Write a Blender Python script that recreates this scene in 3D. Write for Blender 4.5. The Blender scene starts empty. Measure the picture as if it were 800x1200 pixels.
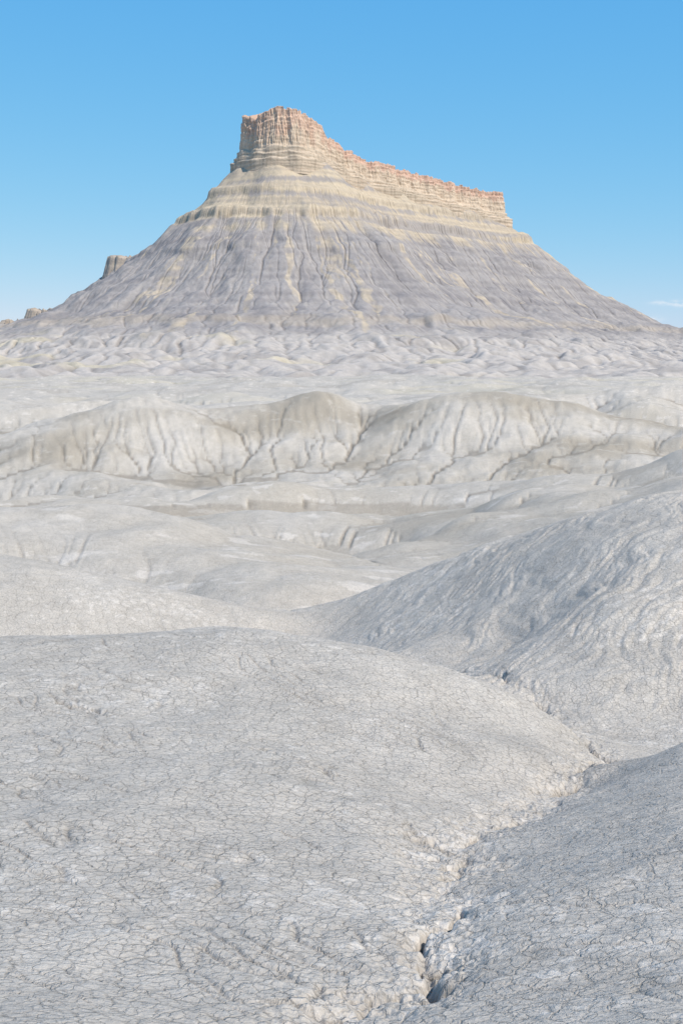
import bpy, math, heapq, time
import numpy as np
from mathutils import Vector
T0=time.time()
scene=bpy.context.scene
# ------------------------------------------------------------------ camera maths
F=1500.0; PITCH=math.atan(180/1500.0)
sp,cp=math.sin(PITCH),math.cos(PITCH)
def ratio(py):
    v=(600-py)/F
    return (-sp+v*cp)/(cp+v*sp)
def tanx(px,py):
    v=(600-py)/F
    return ((px-400)/F)/(cp+v*sp)
# ------------------------------------------------------------------ noise
def _h(ix,iy,seed):
    n=(ix.astype(np.int64)*374761393+iy.astype(np.int64)*668265263+seed*974634777)&0xffffffff
    n=((n^(n>>13))*1274126177)&0xffffffff
    n=(n^(n>>16))&0xffffffff
    return n
def pn(x,y,seed=0):
    x=np.asarray(x,dtype=np.float64); y=np.asarray(y,dtype=np.float64)
    x,y=np.broadcast_arrays(x,y)
    ix=np.floor(x); iy=np.floor(y); fx=x-ix; fy=y-iy
    u=fx*fx*fx*(fx*(fx*6-15)+10); w=fy*fy*fy*(fy*(fy*6-15)+10)
    def g(dx,dy):
        a=_h(ix+dx,iy+dy,seed)*(2*math.pi/4294967296.0)
        return np.cos(a)*(fx-dx)+np.sin(a)*(fy-dy)
    a=g(0,0)*(1-u)+g(1,0)*u; b=g(0,1)*(1-u)+g(1,1)*u
    return (a*(1-w)+b*w)*1.5
def fbm(x,y,o=4,seed=0,gain=0.5):
    r=0;a=1
    for k in range(o):
        r=r+a*pn(x*2**k,y*2**k,seed+k*17); a*=gain
    return r
def billow(x,y,seed,o=2):
    r=0;a=1
    for k in range(o):
        n_=pn(x*2.1**k,y*2.1**k,seed+k*13); r=r+a*(np.sqrt(n_*n_+0.0012)-0.22); a*=0.42
    return r
def sstep(a,b,x):
    t=np.clip((x-a)/(b-a),0,1); return t*t*(3-2*t)
def mesh_grid(name,X,Y,Z,col,wrap=False,smooth=True,tint=(1,1,1)):
    nr,nc=X.shape
    me=bpy.data.meshes.new(name)
    co=np.stack([X,Y,Z],-1).reshape(-1,3).astype(np.float32)
    me.vertices.add(nr*nc); me.vertices.foreach_set("co",co.ravel())
    idx=np.arange(nr*nc).reshape(nr,nc)
    if wrap: nx=np.roll(idx,-1,axis=1); a=idx[:-1];b=nx[:-1];c=nx[1:];d=idx[1:]
    else: a=idx[:-1,:-1];b=idx[:-1,1:];c=idx[1:,1:];d=idx[1:,:-1]
    q=np.stack([a,b,c,d],-1).reshape(-1,4)
    me.loops.add(q.size); me.loops.foreach_set("vertex_index",q.ravel().astype(np.int32))
    me.polygons.add(len(q)); me.polygons.foreach_set("loop_start",np.arange(0,q.size,4,dtype=np.int32))
    try: me.polygons.foreach_set("loop_total",np.full(len(q),4,dtype=np.int32))
    except Exception: pass
    me.polygons.foreach_set("use_smooth",np.full(len(q),smooth,dtype=bool))
    me.update(calc_edges=True)
    at=me.color_attributes.new("albedo",'FLOAT_COLOR','POINT')
    c4=np.ones((nr*nc,4),dtype=np.float32); c4[:,:3]=np.clip(col.reshape(-1,3)*np.array(tint),0.02,0.75)
    at.data.foreach_set("color",c4.ravel())
    ob=bpy.data.objects.new(name,me); scene.collection.objects.link(ob)
    return ob
def mix(a,b,f):
    return a*(1-f[...,None])+np.asarray(b)*f[...,None]
TG=(1.45,1.285,1.135)   # ground albedo gain, warmed to offset the blue sky light
TB=(1.20,1.06,0.965)

# ================================================================== GROUND (badland hills)
pts=[]
def P(px,py,D): pts.append((math.log(D),tanx(px,py),ratio(py))); 
def V(px,D,z): pts.append((math.log(D),(px-400)/F,z/D))
for px in (-200,400,1000):
    V(px,2.2,-1.75); V(px,4.0,-2.55)
for c in [(0,1195,5.9),(200,1195,6.2),(400,1185,6.6),(600,1195,6.1),(800,1190,5.7),
 (0,1000,10.0),(200,1000,10.4),(380,1010,10.6),(525,1050,10.0),(450,1120,7.9),
 (525,990,12.2),(600,957,14.4),(680,925,17.0),(690,890,20.0),
 (350,890,15.2),(150,850,16.5),(440,945,13.2),
 (0,860,15.5),(300,810,19.2),(450,860,17.6),(550,890,17.0),(640,890,18.0),
 (100,800,19),
 (800,868,17.0),(740,890,17.6),(800,1000,9.6),(650,1050,8.9),(660,980,12.0),(800,930,12.6),
 (0,748,23),(120,742,24),(250,738,25),(340,746,25),(430,762,24.3),(530,790,23.3),(600,815,22.2),
 (450,768,34.5),(540,787,30),(635,832,25.5),(370,743,44),
 (700,860,23.8),(800,850,24.5),(700,800,26.3),(700,700,31),(700,613,38),(800,700,30),(800,575,42),
 (600,640,42),(500,664,46),(430,695,46.5),(600,760,32),(550,720,37),(480,720,40.5),
 (0,655,50),(100,668,48),(200,690,46.5),(300,725,44.5),(0,720,40),
 (0,640,72),(0,605,88),(150,655,70),(150,610,88),(280,635,84),(250,690,62),(330,690,60),(390,660,78),
 (280,610,125),(400,602,125),(500,600,120),(600,588,115),(700,575,105),(800,552,100),
 (0,592,145),(100,590,150),(180,588,152),(250,582,155),(350,572,160),(450,570,160),(550,562,160),(650,553,155),(800,535,150)]: P(*c)
for c in [(0,33,-9.3),(120,34,-9.6),(250,35,-9.8),(340,36,-9.9),
 (800,60,-8.8),(700,58,-9.6),(600,60,-10.8),(500,62,-12),(430,58,-12),
 (0,61,-13),(100,60,-13),(200,57,-12.8),(300,54,-12),
 (0,112,-17),(150,112,-17.5),(280,106,-18),(390,100,-17),
 (280,142,-21),(400,142,-21),(500,140,-20.5),(600,136,-19),(700,130,-17),(800,124,-14),
 (0,172,-23),(180,175,-23.5),(350,182,-23),(500,182,-22),(650,176,-20),(800,168,-18),
 (0,225,-24.5),(180,225,-24.5),(350,228,-22),(500,228,-21.5),(650,220,-20.5),(800,215,-19.5),
 (0,270,-23.5),(180,280,-23.5),(350,290,-22.5),(500,290,-22),(650,280,-21),(800,270,-20),
 (0,340,-22.5),(180,340,-22.5),(350,350,-22.5),(500,350,-22),(650,340,-21),(800,330,-20)]: V(*c)
for px in (0,200,400,600,800):
    V(px,450,-21.5-0*px); V(px,620,-20.5);V(px,800,-22); V(px,1200,-24); V(px,1800,-28); V(px,2600,-36)
ext=[]
for s,t,q in pts:
    if t<-0.262: ext.append((s,-0.50,q))
    if t>0.262: ext.append((s,0.50,q))
pts+=ext
pa=np.array(pts)
def U(r2): return 0.5*r2*np.log(r2+1e-12)
n=len(pa); A=np.zeros((n+3,n+3))
d2=(pa[:,None,0]-pa[None,:,0])**2+(pa[:,None,1]-pa[None,:,1])**2
A[:n,:n]=U(d2)+np.eye(n)*2e-5; A[:n,n]=1;A[:n,n+1]=pa[:,0];A[:n,n+2]=pa[:,1]
A[n:,:n]=A[:n,n:].T
W=np.linalg.solve(A,np.concatenate([pa[:,2],[0,0,0]]))
def base_q(s,t):
    r=W[n]+W[n+1]*s+W[n+2]*t
    for k in range(n):
        r+=W[k]*U((s-pa[k,0])**2+(t-pa[k,1])**2)
    return r
NR,NC=640,470
S0,S1=math.log(3.6),math.log(2300.0)
sv=np.linspace(S0,S1,NR); tv=np.linspace(-0.34,0.34,NC)
ds=sv[1]-sv[0]; dt=tv[1]-tv[0]
SS,TT=np.meshgrid(sv,tv,indexing='ij'); DD=np.exp(SS); XX=TT*DD
Z=base_q(SS,TT)*DD
print("tps",time.time()-T0)
far=sstep(3.3,5.2,SS)
def band(a,b,c,d): return sstep(a,b,DD)*(1-sstep(c,d,DD))
wx=XX+7*fbm(XX/45,DD/45,3,33); wy=DD+7*fbm(XX/45+9,DD/45,3,34)
Z+=0.9*band(42,60,95,130)*billow(wx/12,wy/18,35)
Z+=3.0*band(70,100,150,215)*billow(wx/30,wy/36,36)
Z+=5.5*band(370,430,640,800)*billow(wx/62,wy/50,38,3)
Z+=7.5*sstep(640,850,DD)*(1-0.4*sstep(1500,2000,DD))*billow(wx/85,wy/75,39,3)
def polyd(path,Xq,Yq,withz=False):
    gx=[tanx(a,b)*d for a,b,d in path]; gy=[d for a,b,d in path]; gz=[ratio(b)*d for a,b,d in path]
    best=np.full(Xq.shape,1e9); bz=np.zeros(Xq.shape)
    for k in range(len(gx)-1):
        ax_,ay_=gx[k],gy[k]; bx,by=gx[k+1]-ax_,gy[k+1]-ay_
        tt=np.clip(((Xq-ax_)*bx+(Yq-ay_)*by)/(bx*bx+by*by),0,1)
        dd=np.hypot(Xq-ax_-tt*bx,Yq-ay_-tt*by)
        m=dd<best; best=np.where(m,dd,best); bz=np.where(m,gz[k]+tt*(gz[k+1]-gz[k]),bz)
    return (best,bz) if withz else best
# ridge skeleton of the middle badland hills (crest line and the spurs that fall off it)
RID=[[(-60,520,262),(0,512,265),(50,500,268),(100,484,275),(150,471,280),(185,468,285),(240,482,290),(300,477,295),(375,462,300),(440,479,300),(495,478,295),(545,459,285),(620,468,285),(700,485,280),(800,503,265),(870,505,255)],
 [(45,502,268),(28,532,250),(5,570,230),(-20,590,220)],
 [(95,485,274),(78,512,258),(62,547,241),(60,580,222)],
 [(165,469,283),(158,505,262),(142,545,243),(125,588,218)],
 [(188,468,285),(214,500,268),(208,532,250),(176,580,223)],
 [(300,477,295),(290,508,276),(277,545,250),(262,566,232)],
 [(375,462,300),(350,492,286),(325,525,262),(312,558,240)],
 [(375,462,300),(392,502,278),(384,535,254),(372,562,235)],
 [(445,478,300),(445,507,278),(436,538,254),(425,562,236)],
 [(545,459,285),(528,500,262),(505,532,247),(485,560,228)],
 [(575,462,285),(590,497,265),(572,528,248),(555,552,230)],
 [(660,473,284),(665,502,262),(645,525,246),(615,546,230)],
 [(740,492,275),(735,512,257),(710,532,236)],
 [(90,556,230),(150,564,216),(215,572,205)],[(300,564,220),(380,570,206),(450,566,203)],
 [(560,474,420),(640,463,430),(720,458,440),(800,452,440),(900,455,430)],[(640,463,430),(620,472,395)],[(740,457,440),(760,472,395)],
 [(-50,478,430),(0,482,420),(60,474,430),(110,470,440)]]
NS=13
sb=(DD[:,0]>160)&(DD[:,0]<620)
Xq=XX[sb]; Yq=DD[sb]
xr=Xq+3.5*fbm(Xq/26,Yq/26,3,133,0.5); yr=Yq+3.5*fbm(Xq/26+9,Yq/26,3,134,0.5)
zz=Z[sb].copy(); 
for k,pth in enumerate(RID):
    dd,bz=polyd(pth,xr,yr,True)
    main=(k==0)
    w=9.0 if main else 6.0
    if k>=NS: w=7
    h=bz-0.42*(np.sqrt(dd*dd+w*w)-w)+1.0*pn(Xq/20,Yq/20,140+k)*(0.4 if main else 1)
    kk=0.9
    zz=np.maximum(zz,h)+np.log1p(np.exp(-np.abs(zz-h)/kk))*kk*0.9
Z[sb]=zz
Z+=DD*0.0026*fbm(XX/np.maximum(DD,1)*9+5,SS*9,4,3,0.5)*(0.2+0.8*far)*(1-0.6*band(180,230,340,400))
Z+=0.40*fbm(XX/7,DD/7,4,13,0.6)*band(160,220,420,700)
Z+=0.04*fbm(XX/1.7,DD/1.7,3,21)*sstep(3,8,DD)*(1-sstep(60,120,DD))
def flood(Z):
    nr,nc=Z.shape; N=nr*nc
    z=Z.ravel().tolist(); fl=list(z); par=[-1]*N; done=bytearray(N); h=[]
    for j in range(nr):
        for i in ((0,nc-1) if 0<j<nr-1 else range(nc)):
            k=j*nc+i; done[k]=1; h.append((z[k],k))
    heapq.heapify(h); pop=heapq.heappop; push=heapq.heappush
    offs=(-1,1,-nc,nc,-nc-1,-nc+1,nc-1,nc+1)
    while h:
        v,k=pop(h)
        j=k//nc;i=k-j*nc
        for o in offs:
            m=k+o
            if m<0 or m>=N or done[m]: continue
            if i==0 and o in(-1,-nc-1,nc-1): continue
            if i==nc-1 and o in(1,-nc+1,nc+1): continue
            done[m]=1; par[m]=k
            zz=z[m]
            if zz<=v: zz=v+1e-6
            fl[m]=zz; push(h,(zz,m))
    return np.array(fl).reshape(nr,nc),np.array(par)
def receivers(Fl,par):
    nr,nc=Fl.shape; best=np.zeros((nr,nc)); rec=np.where(par>=0,par,np.arange(nr*nc)).reshape(nr,nc).copy()
    idx=np.arange(nr*nc).reshape(nr,nc); pad=np.pad(Fl,1,constant_values=1e9)
    for dj in(-1,0,1):
        for di in(-1,0,1):
            if dj==0 and di==0: continue
            nb=pad[1+dj:1+dj+nr,1+di:1+di+nc]
            sl=(Fl-nb)/(DD*math.hypot(dj*ds,di*dt))
            m=sl>best
            best[m]=sl[m]; rec[m]=(idx+dj*nc+di)[m]
    rec[0,:]=idx[0,:];rec[-1,:]=idx[-1,:];rec[:,0]=idx[:,0];rec[:,-1]=idx[:,-1]
    return rec.ravel()
Kmap=0.003+0.005*sstep(3.1,3.4,SS)+0.018*sstep(3.8,4.8,SS)-0.008*band(190,220,340,400)+0.010*sstep(5.9,6.2,SS)
for it in range(4):
    Fl,par=flood(Z); rec=receivers(Fl,par)
    order=np.argsort(Fl.ravel(),kind='stable'); ol=order.tolist(); rl=rec.tolist()
    acc=[1.0]*len(rl)
    for k in reversed(ol):
        r=rl[k]
        if r!=k: acc[r]+=acc[k]
    Ac=np.array(acc)
    Fk=(Kmap.ravel()*np.maximum(np.sqrt(np.minimum(Ac,900))-2.4,0)).tolist()
    z=Z.ravel().tolist()
    for k in ol:
        r=rl[k]
        if r!=k and z[r]<z[k]:
            f=Fk[k]; z[k]=(z[k]+f*z[r])/(1+f)
    Z=np.array(z).reshape(NR,NC)
    L=np.zeros_like(Z); L[1:-1,1:-1]=(Z[:-2,1:-1]+Z[2:,1:-1]+Z[1:-1,:-2]+Z[1:-1,2:]-4*Z[1:-1,1:-1])
    Z=Z+(0.10-0.05*far)*L
flow=np.log(np.maximum(Ac,1)).reshape(NR,NC)
print("erosion",time.time()-T0)
def up2(a,axis):
    a=np.moveaxis(a,axis,0); p=np.concatenate([2*a[:1]-a[1:2],a,2*a[-1:]-a[-2:-1]],0)
    mid=(-p[:-3]+9*p[1:-2]+9*p[2:-1]-p[3:])/16
    out=np.empty((2*a.shape[0]-1,)+a.shape[1:]); out[::2]=a; out[1::2]=mid
    return np.moveaxis(out,0,axis)
for ax in(0,1):
    Z=up2(Z,ax); flow=up2(flow,ax)
Z=up2(Z,0); flow=up2(flow,0)
NR,NC=Z.shape
sv=np.linspace(S0,S1,NR); tv=np.linspace(-0.34,0.34,NC)
SS,TT=np.meshgrid(sv,tv,indexing='ij'); DD=np.exp(SS); XX=TT*DD
sub=slice(0,int(np.searchsorted(sv,math.log(36))))
def pathdist(gp,Xw,Yw):
    dist=np.full(Z.shape,1e9); dist[sub]=polyd(gp,Xw[sub],Yw[sub]); return dist
gp=[(385,1215,6.2),(400,1185,6.7),(440,1160,7.1),(500,1128,7.9),(522,1090,8.9),(533,1050,10.1),(530,1015,11.4),(530,990,12.4),(570,970,13.6),(620,950,15.0),(665,930,16.8),(684,905,18.9),(700,885,20.4),(660,845,24.0),(600,812,27.5),(540,787,30.5)]
Xw=XX+0.26*fbm(XX/0.9,DD/0.9,5,77,0.6); Yw=DD+0.26*fbm(XX/0.9+31,DD/0.9,5,78,0.6)
dist=pathdist(gp,Xw,Yw)
d2_=pathdist([(60,828,17.5),(150,852,16.4),(240,872,15.6),(330,888,15.2),(400,915,14.2),(450,950,13.2),(490,975,12.6),(530,992,12.3)],Xw,Yw)
d3_=pathdist([(0,1158,6.7),(60,1150,6.8),(130,1165,6.6),(200,1158,6.8),(280,1166,6.8),(350,1140,7.3),(440,1150,7.3)],Xw,Yw)
gm_=np.clip(0.6+2.0*pn(XX/0.7,DD/0.7,5),0,1.5)
gm2=np.clip(0.35+2.0*pn(XX/1.1,DD/1.1,6),0,1.3)
Z-=0.09*np.exp(-(dist/0.40)**2)+0.12*np.exp(-(dist/(0.04+0.002*DD))**2)*gm_
Z-=0.05*np.exp(-(d2_/0.05)**2)*gm2+0.06*np.exp(-(d3_/0.03)**2)*np.clip(gm2-0.3,0,1)
Z+=np.exp(-(dist/0.42)**2)*0.030*fbm(XX/0.2,DD/0.2,4,79,0.6)
du=XX*0.67-DD*0.74; dn=XX*0.74+DD*0.67
nearm=1-sstep(22,30,DD)
wv=0.5*fbm(XX/1.5,DD/1.5,3,85)
l1=np.exp(-(pn(dn/0.55+wv,du/3.2,86)/0.045)**2)*sstep(0.0,0.5,fbm(XX/2.2,DD/2.2,2,87)+0.2)
l2=np.exp(-(pn(dn/0.22+wv,du/1.3,88)/0.05)**2)*sstep(0.0,0.5,fbm(XX/1.3,DD/1.3,2,89)+0.15)
Z-=nearm*(0.024*l1+0.010*l2)
e1=XX*0.80-DD*0.60; e2=XX*0.6+DD*0.8
rm_=sstep(23,27,DD)*(1-sstep(46,62,DD))*sstep(-0.03,0.05,TT)
e1w=e1+1.2*fbm(XX/5,DD/5,3,91)
Z+=rm_*(0.09*billow(e1w/1.3,e2/5,92,3)+0.07*billow(e1w/0.45,e2/1.2,93,2)+0.03*fbm(XX/3,DD/3,3,94))
for wl,am,sd in ((0.12,0.004,1),(0.33,0.010,2),(0.9,0.020,3),(2.6,0.055,4),(8,0.11,5),(25,0.2,6)):
    m=1-sstep(wl*0.15,wl*0.45,DD*0.0012)
    Z+=am*m*pn(XX/wl+sd*9,DD/wl,100+sd)
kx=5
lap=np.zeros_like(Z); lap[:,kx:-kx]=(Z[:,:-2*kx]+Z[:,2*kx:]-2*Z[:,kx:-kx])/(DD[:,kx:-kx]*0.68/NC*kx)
warm=fbm(XX/30+3,DD/30,3,51); pat=fbm(SS*14,TT*14,4,52)
C=np.ones(Z.shape+(3,))*np.array([0.350,0.343,0.329])
C*=(1+0.07*fbm(XX/1.1,DD/1.1,3,54)+0.06*fbm(XX/3.3,DD/3.3,3,55))[...,None]
C=mix(C,[0.312,0.298,0.269],np.clip(0.45+0.5*warm+0.4*pat,0,1)*sstep(25,90,DD)*(1-sstep(380,560,DD))*0.85)
C=mix(C,[0.222,0.208,0.180],np.clip(0.25+1.1*warm,0,1)*sstep(190,230,DD)*(1-sstep(310,350,DD))*0.75)
C=mix(C,[0.315,0.311,0.301],sstep(380,700,DD)*0.8)
C=mix(C,[0.25,0.243,0.23],sstep(0.0,0.5,fbm(XX/70,DD/50,3,57))*sstep(380,520,DD)*0.45)
C=mix(C,[0.36,0.345,0.285],sstep(0.15,0.55,fbm(XX/160,DD/110,3,58))*sstep(400,800,DD)*0.4)
salt=sstep(0.50,0.85,fbm(XX/0.28,DD/0.28,4,60,0.65)*0.8+0.6*fbm(XX/5,DD/3.5,2,61)+0.45*np.exp(-(dist/0.35)**2))
C=mix(C,[0.46,0.455,0.445],salt*(1-sstep(40,90,DD))*0.65)
salt2=sstep(0.52,0.78,fbm(XX/4,DD/3,5,63,0.6)+0.3*sstep(3,7,flow))
C=mix(C,[0.44,0.432,0.42],salt2*sstep(30,60,DD)*0.65*(1-0.6*sstep(200,230,DD)*(1-sstep(330,400,DD))))
C=mix(C,[0.165,0.152,0.130],sstep(2.3,4.6,flow)*sstep(55,180,DD)*0.5*(1-sstep(400,650,DD)))  # drainage lines browned darker, painting gully shade into the colour
C*=(1-nearm*(0.18*l1+0.12*l2))[...,None]
C*=(1-0.38*np.exp(-(dist/0.06)**2)*np.clip(gm_,0,1)-0.30*np.exp(-(d2_/0.05)**2)*np.clip(gm2,0,1)-0.4*np.exp(-(d3_/0.03)**2)*np.clip(gm2-0.3,0,1))[...,None]
C*=(1-np.clip(0.35*lap,-0.10,0.22)*sstep(25,60,DD))[...,None]  # hollows darkened, crests lightened by curvature: shading put into the albedo
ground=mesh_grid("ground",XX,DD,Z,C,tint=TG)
print("ground",time.time()-T0,Z.shape)

# ================================================================== BUTTE
Aa=np.array([-130.0,3000.0]); Bb=np.array([372.0,3500.0]); AB=Bb-Aa; LAB=np.hypot(*AB); dv=AB/LAB
nR=np.array([dv[1],-dv[0]]); nL=-nR
angR=math.atan2(nR[1],nR[0])
def columns(nA,nS,nB,nK):
    cx=[];cy=[];nx=[];ny=[];s=[]
    for k in range(nA):
        a=angR+math.pi+math.pi*k/nA; cx.append(Aa[0]);cy.append(Aa[1]);nx.append(math.cos(a));ny.append(math.sin(a));s.append(0)
    for k in range(nS):
        f=k/nS; c=Aa+AB*f; cx.append(c[0]);cy.append(c[1]);nx.append(nR[0]);ny.append(nR[1]);s.append(f)
    for k in range(nB):
        a=angR+math.pi*k/nB; cx.append(Bb[0]);cy.append(Bb[1]);nx.append(math.cos(a));ny.append(math.sin(a));s.append(1)
    for k in range(nK):
        f=1-k/nK; c=Aa+AB*f; cx.append(c[0]);cy.append(c[1]);nx.append(nL[0]);ny.append(nL[1]);s.append(f)
    return [np.array(q) for q in (cx,cy,nx,ny,s)]
def Rof(s): return 108-46*sstep(0.0,0.28,s)+8*sstep(0.8,1,s)
cx,cy,nx,ny,s=columns(900,440,480,100)
nc=len(cx); nr=530
dr=np.linspace(-25,1300,nr); Dm,_=np.meshgrid(dr,cx,indexing='ij'); step=dr[1]-dr[0]
R=Rof(s)[None,:]; rad=R+Dm
X=cx[None]+nx[None]*rad; Y=cy[None]+ny[None]*rad
fd=[-30,0,60,130,210,310,420,520,620,690,760,900,1100,1300]
fz=[455,428,366,304,238,160,102,64,42,33,14,-6,-24,-45]
d0=70*s[None]*(1-sstep(0,500,Dm)*0.5)
sideR=np.clip((nx[None]*0.9),0,1)
per=np.cumsum(np.hypot(np.diff(cx+nx*350,prepend=cx[0]+nx[0]*350),np.diff(cy+ny*350,prepend=cy[0]+ny[0]*350)))
PP=per[None]+10*fbm(X/60,Y/60,2,210)
deff=Dm+d0+14*fbm(X/120,Y/120,3,201)+12*sideR*sstep(150,400,Dm)
Zt=np.interp(deff,fd,fz)
def bench(Z,z0,w,am): return Z+am*(sstep(z0-w,z0,Z)-sstep(z0,z0+w*5,Z))
nzw=6*fbm(X/90,Y/90,3,202)
Zt+=sstep(30,220,Dm)*(1-sstep(560,700,Dm))*17*billow(PP/85,Dm/420,208,2)
# shoulder ridges on the left flank
def segz(x0,y0,z0,x1,y1,z1,sl):
    bx,by=x1-x0,y1-y0; tt=np.clip(((X-x0)*bx+(Y-y0)*by)/(bx*bx+by*by),0,1)
    return z0+tt*(z1-z0)-sl*np.maximum(np.hypot(X-x0-tt*bx,Y-y0-tt*by)-8,0)
Zt=np.maximum(Zt,segz(-440,3040,262,-545,3120,212,0.72)+4*fbm(X/25,Y/25,3,240))
Zt=np.maximum(Zt,segz(-600,3100,165,-740,3150,104,0.6)+4*fbm(X/25,Y/25,3,241))
Zt=np.maximum(Zt,segz(-740,3150,102,-850,3190,72,0.5)+4*fbm(X/25,Y/25,3,242))
amb=np.clip(0.7+0.9*fbm(X/150,Y/150,2,203),0.1,1.3)
Zt=bench(Zt+nzw,306,5,20*amb)-nzw
Zt=bench(Zt+nzw,360,5,12*amb)-nzw
Zt=bench(Zt+nzw,228,6,8*amb)-nzw
Zt=bench(Zt+nzw,66,5,8*amb)-nzw
Zt+=sstep(20,200,Dm)*7*fbm(X/75,Y/75,4,204)+0.9*pn(X/9,Y/9,205)
Zt+=sstep(560,720,Dm)*15*billow((PP+20*fbm(X/70,Y/70,3,207))/44,Dm/150,206,3)
cols=np.arange(nc)
Z0=Zt.copy()
Wd=(np.roll(X,-1,1)-X)**2+(np.roll(Y,-1,1)-Y)**2; Wd=np.sqrt(Wd)
for it in range(12):
    rc=np.empty((nr,nc),dtype=np.int64); Ab=np.ones((nr,nc))*Wd*step
    for j in range(nr-1):
        zz=Zt[j+1]; cand=np.stack([np.roll(zz,1)+0.0,zz,np.roll(zz,-1)+0.0])
        dist3=np.stack([np.hypot(Wd[j],step),np.full(nc,step),np.hypot(Wd[j],step)])
        sl=(Zt[j][None]-cand)/dist3
        b=np.argmax(sl,0)-1; rc[j]=(cols+b)%nc
        Ab[j+1]+=np.bincount(rc[j],weights=Ab[j],minlength=nc)
    Fb=0.0040*np.maximum(np.sqrt(np.minimum(Ab,7000))-8,0)*(1+1.6*sstep(500,700,Dm))
    for j in range(nr-2,-1,-1):
        zr=Zt[j+1][rc[j]]; m=zr<Zt[j]
        Zt[j]=np.where(m,(Zt[j]+Fb[j]*zr)/(1+Fb[j]),Zt[j])
    Zt=Zt+0.08*(np.roll(Zt,1,1)+np.roll(Zt,-1,1)-2*Zt)
loss=(Z0-Zt)
k=np.ones(25)/25
rm=np.convolve(np.pad(loss.mean(1),12,mode='edge'),k,'valid')
Zt+=0.8*rm[:,None]
# knock off isolated pinnacles
for q in (3,6):
    for ax in (0,1):
        av=0.5*(np.roll(Zt,q,ax)+np.roll(Zt,-q,ax)); cl=np.minimum(Zt,av+2.2*q)
        if ax==0: cl[:q]=Zt[:q]; cl[-q:]=Zt[-q:]
        Zt=cl
print("butte erosion",time.time()-T0,loss.mean(),loss.max())
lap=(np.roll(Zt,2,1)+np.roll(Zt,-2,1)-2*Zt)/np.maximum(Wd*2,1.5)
C=np.ones(Zt.shape+(3,))*np.array([0.260,0.260,0.265])
C=mix(C,[0.190,0.191,0.202],np.clip(0.40+1.0*pn(Zt/12,per[None]/900,220)+0.7*pn(PP/40,Dm/200,221),0,1)*0.85)
C=mix(C,[0.318,0.312,0.303],sstep(0.1,0.6,fbm(PP/14,Dm/220,3,219))*0.5)
streak=fbm(PP/30,Dm/520,3,222,0.62)+0.5*pn(PP/150,Dm/900,223)
hz=Zt+8*fbm(X/60,Y/60,3,224)+24*streak
tanm=sstep(256,300,hz)
st=sstep(0.40,0.62,streak-0.0014*np.maximum(270-Zt,0)+0.06+0.20*pn(X/10,Y/10,228))
tm=np.maximum(tanm*0.95,st*0.72)
tanc=mix(np.ones(Zt.shape+(3,))*np.array([0.415,0.374,0.292]),[0.325,0.297,0.250],np.clip(0.5+1.3*pn(Zt/8+2,per[None]/700,225),0,1)*0.9)
tanc=mix(tanc,[0.262,0.256,0.254],sstep(0.0,0.42,pn(Zt/19+9,per[None]/900,226)+0.35*fbm(PP/20,Dm/100,2,229))*0.9)
C=C*(1-tm[...,None])+tanc*tm[...,None]
zn=Zt+9*fbm(X/80,Y/80,3,230)
low=1-sstep(30,62,zn)
C=mix(C,[0.34,0.31,0.26],(sstep(60,68,zn)-sstep(74,84,zn))*0.4)
lowc=np.ones(Zt.shape+(3,))*np.array([0.355,0.35,0.34])
lowc=mix(lowc,[0.25,0.246,0.243],sstep(-0.05,0.5,fbm(PP/22,Dm/90,3,232))*0.65)
lowc=mix(lowc,[0.42,0.395,0.30],sstep(0.0,0.35,fbm(X/260,Y/120,3,231)-0.0008*(X+500))*0.6)
C=C*(1-low[...,None])+lowc*low[...,None]
C=C*(1-np.clip(0.30*lap,-0.10,0.28))[...,None]  # paints shade into the rills by curvature, lighter on the ribs
butte=mesh_grid("butte",X,Y,Zt,C,wrap=True,tint=TB)

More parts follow.
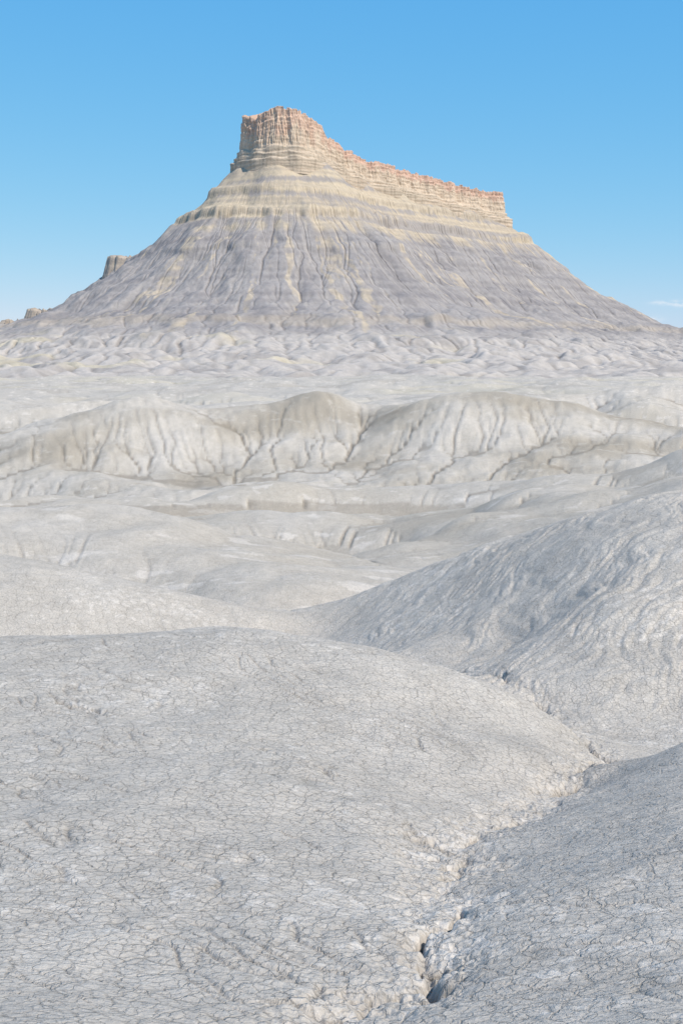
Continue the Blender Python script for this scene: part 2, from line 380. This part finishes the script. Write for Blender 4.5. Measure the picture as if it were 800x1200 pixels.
# caprock
profx=[278,284,293,305,330,350,375,388,392,404,412,430,480,540,580,600]
profy=np.array([164,154,147,140,134,138,146,154,169,174,184,191,206,222,231,234])-1
def cap(name,colsN,nrow):
    cx,cy,nx,ny,s=colsN
    n_=len(cx); R=Rof(s)
    ex=cx+nx*(R+8); ey=cy+ny*(R+8)
    per=np.cumsum(np.hypot(np.diff(ex,prepend=ex[0]),np.diff(ey,prepend=ey[0])))
    se=((ex-Aa[0])*dv[0]+(ey-Aa[1])*dv[1])
    fr=(nx*nR[0]+ny*nR[1])>-0.02
    pxr=400+F*(ex/ey)
    zf=-(np.interp(pxr,profx,profy)-420)/F*ey
    o=np.argsort(se[fr]); ztop=np.interp(se,se[fr][o],zf[fr][o])
    ztop=ztop-4*(~fr)
    blk=np.floor(per/13+1.5*pn(per/30,0,301)); 
    ztop=ztop+7.0*((_h(blk,blk*0,9)/4294967296.0)-0.6)+2.5*pn(per/4,0.3,302)
    zb=np.interp(70*s,fd,fz)-25
    h=np.linspace(0,1,nrow)[:,None]
    Zc=zb[None]+(ztop-zb)[None]*h
    flute=6*np.abs(pn(per[None]/23,Zc/160,310))+3.5*np.abs(pn(per[None]/8,Zc/40,311))+1.5*pn(per[None]/2.5,Zc/12,312)
    big=12*fbm(per[None]/70,Zc*0,2,313)
    led=np.zeros_like(Zc)
    hr=(Zc-zb[None]-25)/(ztop-zb-25)[None]
    for f0,w in ((0.10,8),(0.20,7),(0.32,6),(0.52,1.5),(0.68,1.5),(0.84,3)):
        led-=w*sstep(f0-0.012,f0+0.012,hr+0.06*pn(per[None]/40,f0*9,315))
    led+=1.0*pn(Zc/5,per[None]/40,316)
    rr=R[None]+13+led-flute*sstep(0.25,0.45,hr)+big
    Xc=cx[None]+nx[None]*rr; Yc=cy[None]+ny[None]*rr
    tx,ty,tz=[Xc],[Yc],[Zc]
    for f in (0.96,0.8,0.5,0.2,0.0):
        q=rr[-1]*f
        zz=np.interp(((cx+nx*q-Aa[0])*dv[0]+(cy+ny*q-Aa[1])*dv[1]),se[fr][o],zf[fr][o])-3
        zz=zz if f<0.9 else Zc[-1]
        tx.append((cx+nx*q)[None]);ty.append((cy+ny*q)[None]);tz.append(zz[None])
    Xa=np.concatenate(tx);Ya=np.concatenate(ty);Za=np.concatenate(tz)
    C=np.ones(Xc.shape+(3,))*np.array([0.49,0.435,0.36])
    C=mix(C,[0.41,0.36,0.295],np.clip(0.3+0.8*pn(Zc/9,per[None]/200,320)+0.5*pn(per[None]/20,Zc/30,327),0,1)*0.6)
    red=sstep(0.66,0.84,hr+0.12*fbm(per[None]/25,Zc/30,3,321))
    redA=sstep(0.40,0.95,hr+0.35*fbm(per[None]/22,Zc/40,3,325))*0.8
    red=np.where(s[None]<0.12,redA,red)
    C=mix(C,[0.48,0.345,0.285],red*0.78)
    C=mix(C,[0.37,0.337,0.28],(1-sstep(0.28,0.40,hr))*np.clip(0.4+pn(Zc/5,per[None]/200,322),0,1))
    C=C*(1-0.20*sstep(0.30,0.6,np.abs(pn(per[None]/9,Zc/80,323))))[...,None]
    Ct=np.ones((5,n_,3))*np.array([0.46,0.34,0.26])
    return mesh_grid(name,Xa,Ya,Za,np.concatenate([C,Ct]),wrap=True,tint=TB)
cap_ob=cap("caprock_cliff",columns(520,760,220,120),90); cap_ob.parent=butte

def outcrop(name,cx0,cy0,rx,ry,zt,zb,seed,rot=0.0,jag=4):
    n_=220;m_=30
    a=np.linspace(0,2*math.pi,n_,endpoint=False)
    h=np.linspace(0,1,m_)[:,None]
    pr=a*max(rx,ry)
    r=1+0.22*fbm(np.cos(a)*1.5+seed,np.sin(a)*1.5,3,seed)+0.0
    ztop=zt+jag*fbm(np.cos(a)*3,np.sin(a)*3+seed,3,seed+1)*2
    Zc=zb+(ztop[None]-zb)*h
    k=(r[None]*(1.35-0.42*h)-0.07*np.abs(pn(pr[None]/7,Zc/50,seed+2))-0.04*np.floor(h*4)/4)
    xx=k*np.cos(a)[None]*rx; yy=k*np.sin(a)[None]*ry
    tx=[xx,xx[-1:]*0.7,xx[-1:]*0.02]; ty=[yy,yy[-1:]*0.7,yy[-1:]*0.02]
    tz=[Zc,Zc[-1:]+1.5,Zc[-1:]*0+Zc[-1].mean()+2]
    xx=np.concatenate(tx);yy=np.concatenate(ty);zz=np.concatenate(tz)
    Xo=cx0+xx*math.cos(rot)-yy*math.sin(rot); Yo=cy0+xx*math.sin(rot)+yy*math.cos(rot)
    C=np.ones(Xo.shape+(3,))*np.array([0.37,0.34,0.295])
    C=mix(C,[0.28,0.265,0.25],np.clip(0.5+pn(zz/6,0*zz,seed+5),0,1))
    o=mesh_grid(name,Xo,Yo,zz,C,wrap=True,tint=TB); o.parent=butte
outcrop("ledge_outcrop",-508,3110,58,45,238,150,401,-0.3,3)
outcrop("rock_spire_ridge",-722,3150,52,30,110,60,411,-0.2,8)
outcrop("rock_spire_base",-800,3180,40,30,86,40,415,0,6)
print("butte",time.time()-T0)

n1,n2=60,220
rr=np.linspace(0,1,n1)**2*45000; aa=np.linspace(0,2*math.pi,n2,endpoint=False)
RR,AA=np.meshgrid(rr,aa,indexing='ij')
Xp=RR*np.cos(AA);Yp=RR*np.sin(AA); Zp=-50+0*RR+3*fbm(Xp/900,Yp/900,3,501)
Cp=np.ones(Xp.shape+(3,))*np.array([0.31,0.297,0.275])
plain=mesh_grid("desert_plain",Xp,Yp,Zp,Cp,wrap=True,tint=TG)

# ================================================================== MATERIALS
def mat(name,kind):
    m=bpy.data.materials.new(name); m.use_nodes=True; nt=m.node_tree; N=nt.nodes; L=nt.links
    b=N["Principled BSDF"]; b.inputs["Roughness"].default_value=0.95; b.inputs["Specular IOR Level"].default_value=0.0
    at=N.new("ShaderNodeAttribute"); at.attribute_name="albedo"
    geo=N.new("ShaderNodeNewGeometry")
    def noise(scale,detail,rough=0.6,vec=None,dim='3D'):
        t=N.new("ShaderNodeTexNoise"); t.noise_dimensions=dim; t.inputs["Scale"].default_value=scale; t.inputs["Detail"].default_value=detail; t.inputs["Roughness"].default_value=rough
        L.new(vec or geo.outputs["Position"],t.inputs["Vector"]); return t
    def mr(o,a,b_,c,d):
        t=N.new("ShaderNodeMapRange"); t.inputs[1].default_value=a;t.inputs[2].default_value=b_;t.inputs[3].default_value=c;t.inputs[4].default_value=d
        L.new(o,t.inputs[0]); return t.outputs[0]
    def mul(a,o):
        t=N.new("ShaderNodeVectorMath"); t.operation='SCALE'; L.new(a,t.inputs[0]); L.new(o,t.inputs["Scale"]); return t.outputs[0]
    def math_(op,a,b_):
        t=N.new("ShaderNodeMath"); t.operation=op
        for i,q in enumerate((a,b_)):
            if isinstance(q,(int,float)): t.inputs[i].default_value=q
            else: L.new(q,t.inputs[i])
        return t.outputs[0]
    def bump(h,dist,strength,prev=None):
        t=N.new("ShaderNodeBump"); t.inputs["Distance"].default_value=dist; t.inputs["Strength"].default_value=strength
        L.new(h,t.inputs["Height"]); 
        if prev: L.new(prev,t.inputs["Normal"])
        return t.outputs[0]
    col=at.outputs["Color"]
    if kind=='ground':
        n1=noise(7,4,0.65,None,'2D'); dis=N.new("ShaderNodeVectorMath"); dis.operation='SCALE'; dis.inputs["Scale"].default_value=0.13
        L.new(n1.outputs["Color"],dis.inputs[0])
        add=N.new("ShaderNodeVectorMath"); L.new(geo.outputs["Position"],add.inputs[0]); L.new(dis.outputs[0],add.inputs[1])
        def vor(sc,wd):
            v=N.new("ShaderNodeTexVoronoi"); v.voronoi_dimensions='2D'; v.feature='DISTANCE_TO_EDGE'; v.inputs["Scale"].default_value=sc
            L.new(add.outputs[0],v.inputs["Vector"]); return mr(v.outputs["Distance"],0.0,wd,0.0,1.0)
        c1=vor(9.5,0.09); c2=vor(3.2,0.04)
        pm=mr(n1.outputs["Fac"],0.34,0.54,0.45,1.0)
        c1m=math_('MAXIMUM',c1,math_('SUBTRACT',1.0,pm))
        nf=noise(26,4,0.75,None,'2D'); nm=noise(2.0,8,0.72,None,'2D')
        col=mul(col,mr(nf.outputs["Fac"],0.3,0.7,0.90,1.10))
        col=mul(col,mr(nf.outputs["Fac"],0.64,0.70,1.0,1.16))
        col=mul(col,mr(nf.outputs["Fac"],0.31,0.37,0.76,1.0))
        col=mul(col,mr(nm.outputs["Fac"],0.3,0.7,0.92,1.08))
        col=mul(col,mr(c1m,0,1,0.70,1.0)); col=mul(col,mr(c2,0,1,0.74,1.0))
        h=math_('ADD',math_('MULTIPLY',nm.outputs["Fac"],0.115),math_('MULTIPLY',nf.outputs["Fac"],0.012))
        h=math_('ADD',h,math_('MULTIPLY',c1m,0.011)); h=math_('ADD',h,math_('MULTIPLY',c2,0.013))
        nb=bump(h,1.0,0.75)
    elif kind=='plain':
        col=mul(col,mr(noise(0.004,8).outputs["Fac"],0.3,0.7,0.9,1.1))
        nb=bump(noise(0.02,8).outputs["Fac"],8,0.6)
    else:
        nn=noise(0.09,7,0.72)
        col=mul(col,mr(nn.outputs["Fac"],0.3,0.7,0.86,1.12))
        nb=bump(nn.outputs["Fac"],5.0,0.5)
    L.new(col,b.inputs["Base Color"]); L.new(nb,b.inputs["Normal"])
    return m
gm=mat("bentonite_clay","ground"); ground.data.materials.append(gm)
bm_=mat("butte_shale","butte")
for o in [butte]+list(butte.children): o.data.materials.append(bm_)
plain.data.materials.append(mat("plain_soil","plain"))

# ================================================================== LIGHT
Sd=Vector((0.48,-0.38,0.79)).normalized()
el=math.asin(Sd.z); rot=math.atan2(Sd.x,Sd.y)
w=bpy.data.worlds.new("World"); scene.world=w; w.use_nodes=True; nt=w.node_tree; N=nt.nodes; L=nt.links
bg=N["Background"]; sk=N.new("ShaderNodeTexSky"); sk.sky_type='NISHITA'; sk.sun_disc=False
sk.sun_elevation=el; sk.sun_rotation=rot; sk.altitude=1500; sk.air_density=1.0; sk.dust_density=0.5; sk.ozone_density=1.5
sep=N.new("ShaderNodeSeparateColor"); comb=N.new("ShaderNodeCombineColor"); L.new(sk.outputs[0],sep.inputs[0])
def wm(op,a,b=None,c=None):
    t=N.new("ShaderNodeMath"); t.operation=op
    for i,q in enumerate((a,b,c)):
        if q is None: continue
        if isinstance(q,(int,float)): t.inputs[i].default_value=q
        else: L.new(q,t.inputs[i])
    return t.outputs[0]
for i,(g,mlt) in enumerate(((1.1,0.72),(0.5,2.66),(0.15,6.6))):
    L.new(wm('MULTIPLY',wm('POWER',sep.outputs[i],g),mlt),comb.inputs[i])
# faint wisps of cloud low over the horizon
tc=N.new("ShaderNodeTexCoord"); sx=N.new("ShaderNodeSeparateXYZ"); L.new(tc.outputs["Generated"],sx.inputs[0])
yy_=wm('MAXIMUM',sx.outputs[1],0.01); u_=wm('DIVIDE',sx.outputs[0],yy_); v_=wm('DIVIDE',sx.outputs[2],yy_)
cn=N.new("ShaderNodeTexNoise"); cn.inputs["Scale"].default_value=260; cn.inputs["Detail"].default_value=5
mp=N.new("ShaderNodeMapping"); mp.inputs["Scale"].default_value=(0.5,0.5,1.6); L.new(tc.outputs["Generated"],mp.inputs[0]); L.new(mp.outputs[0],cn.inputs["Vector"])
tot=None
for u0,v0,a,b_,st_ in ((0.2365,0.0302,0.008,0.0022,0.9),(0.248,0.0425,0.009,0.0016,0.45),(0.262,0.0420,0.006,0.0022,0.85)):
    du_=wm('DIVIDE',wm('SUBTRACT',u_,u0),a); dv_=wm('DIVIDE',wm('SUBTRACT',v_,v0),b_)
    r2=wm('ADD',wm('MULTIPLY',du_,du_),wm('MULTIPLY',dv_,dv_))
    e=wm('MULTIPLY',wm('EXPONENT',wm('MULTIPLY',r2,-1.0)),st_)
    tot=e if tot is None else wm('ADD',tot,e)
fac=wm('MULTIPLY',tot,wm('MULTIPLY',wm('MAXIMUM',wm('SUBTRACT',cn.outputs["Fac"],0.33),0.0),4.5)); fac=wm('MINIMUM',fac,0.9)
mx=N.new("ShaderNodeMix"); mx.data_type='RGBA'; L.new(fac,mx.inputs[0]); L.new(comb.outputs[0],mx.inputs[6]); mx.inputs[7].default_value=(8.6,9.0,9.6,1)
L.new(mx.outputs[2],bg.inputs[0]); bg.inputs[1].default_value=0.10
sl=bpy.data.lights.new("sun",'SUN'); sl.energy=5.0; sl.angle=math.radians(0.5); sl.color=(1,0.95,0.86)
so=bpy.data.objects.new("sun",sl); scene.collection.objects.link(so); so.rotation_euler=Sd.to_track_quat('Z','Y').to_euler()
# ================================================================== CAMERA
cd=bpy.data.cameras.new("camera"); cam=bpy.data.objects.new("camera",cd); scene.collection.objects.link(cam)
cd.sensor_fit='VERTICAL'; cd.sensor_height=36; cd.lens=45; cd.clip_start=0.1; cd.clip_end=100000
cam.rotation_euler=(math.pi/2-PITCH,0,0); cam.location=(0,0,0)
scene.camera=cam
scene.view_settings.view_transform='Standard'; scene.view_settings.look='None'; scene.view_settings.exposure=0
print("done",time.time()-T0)
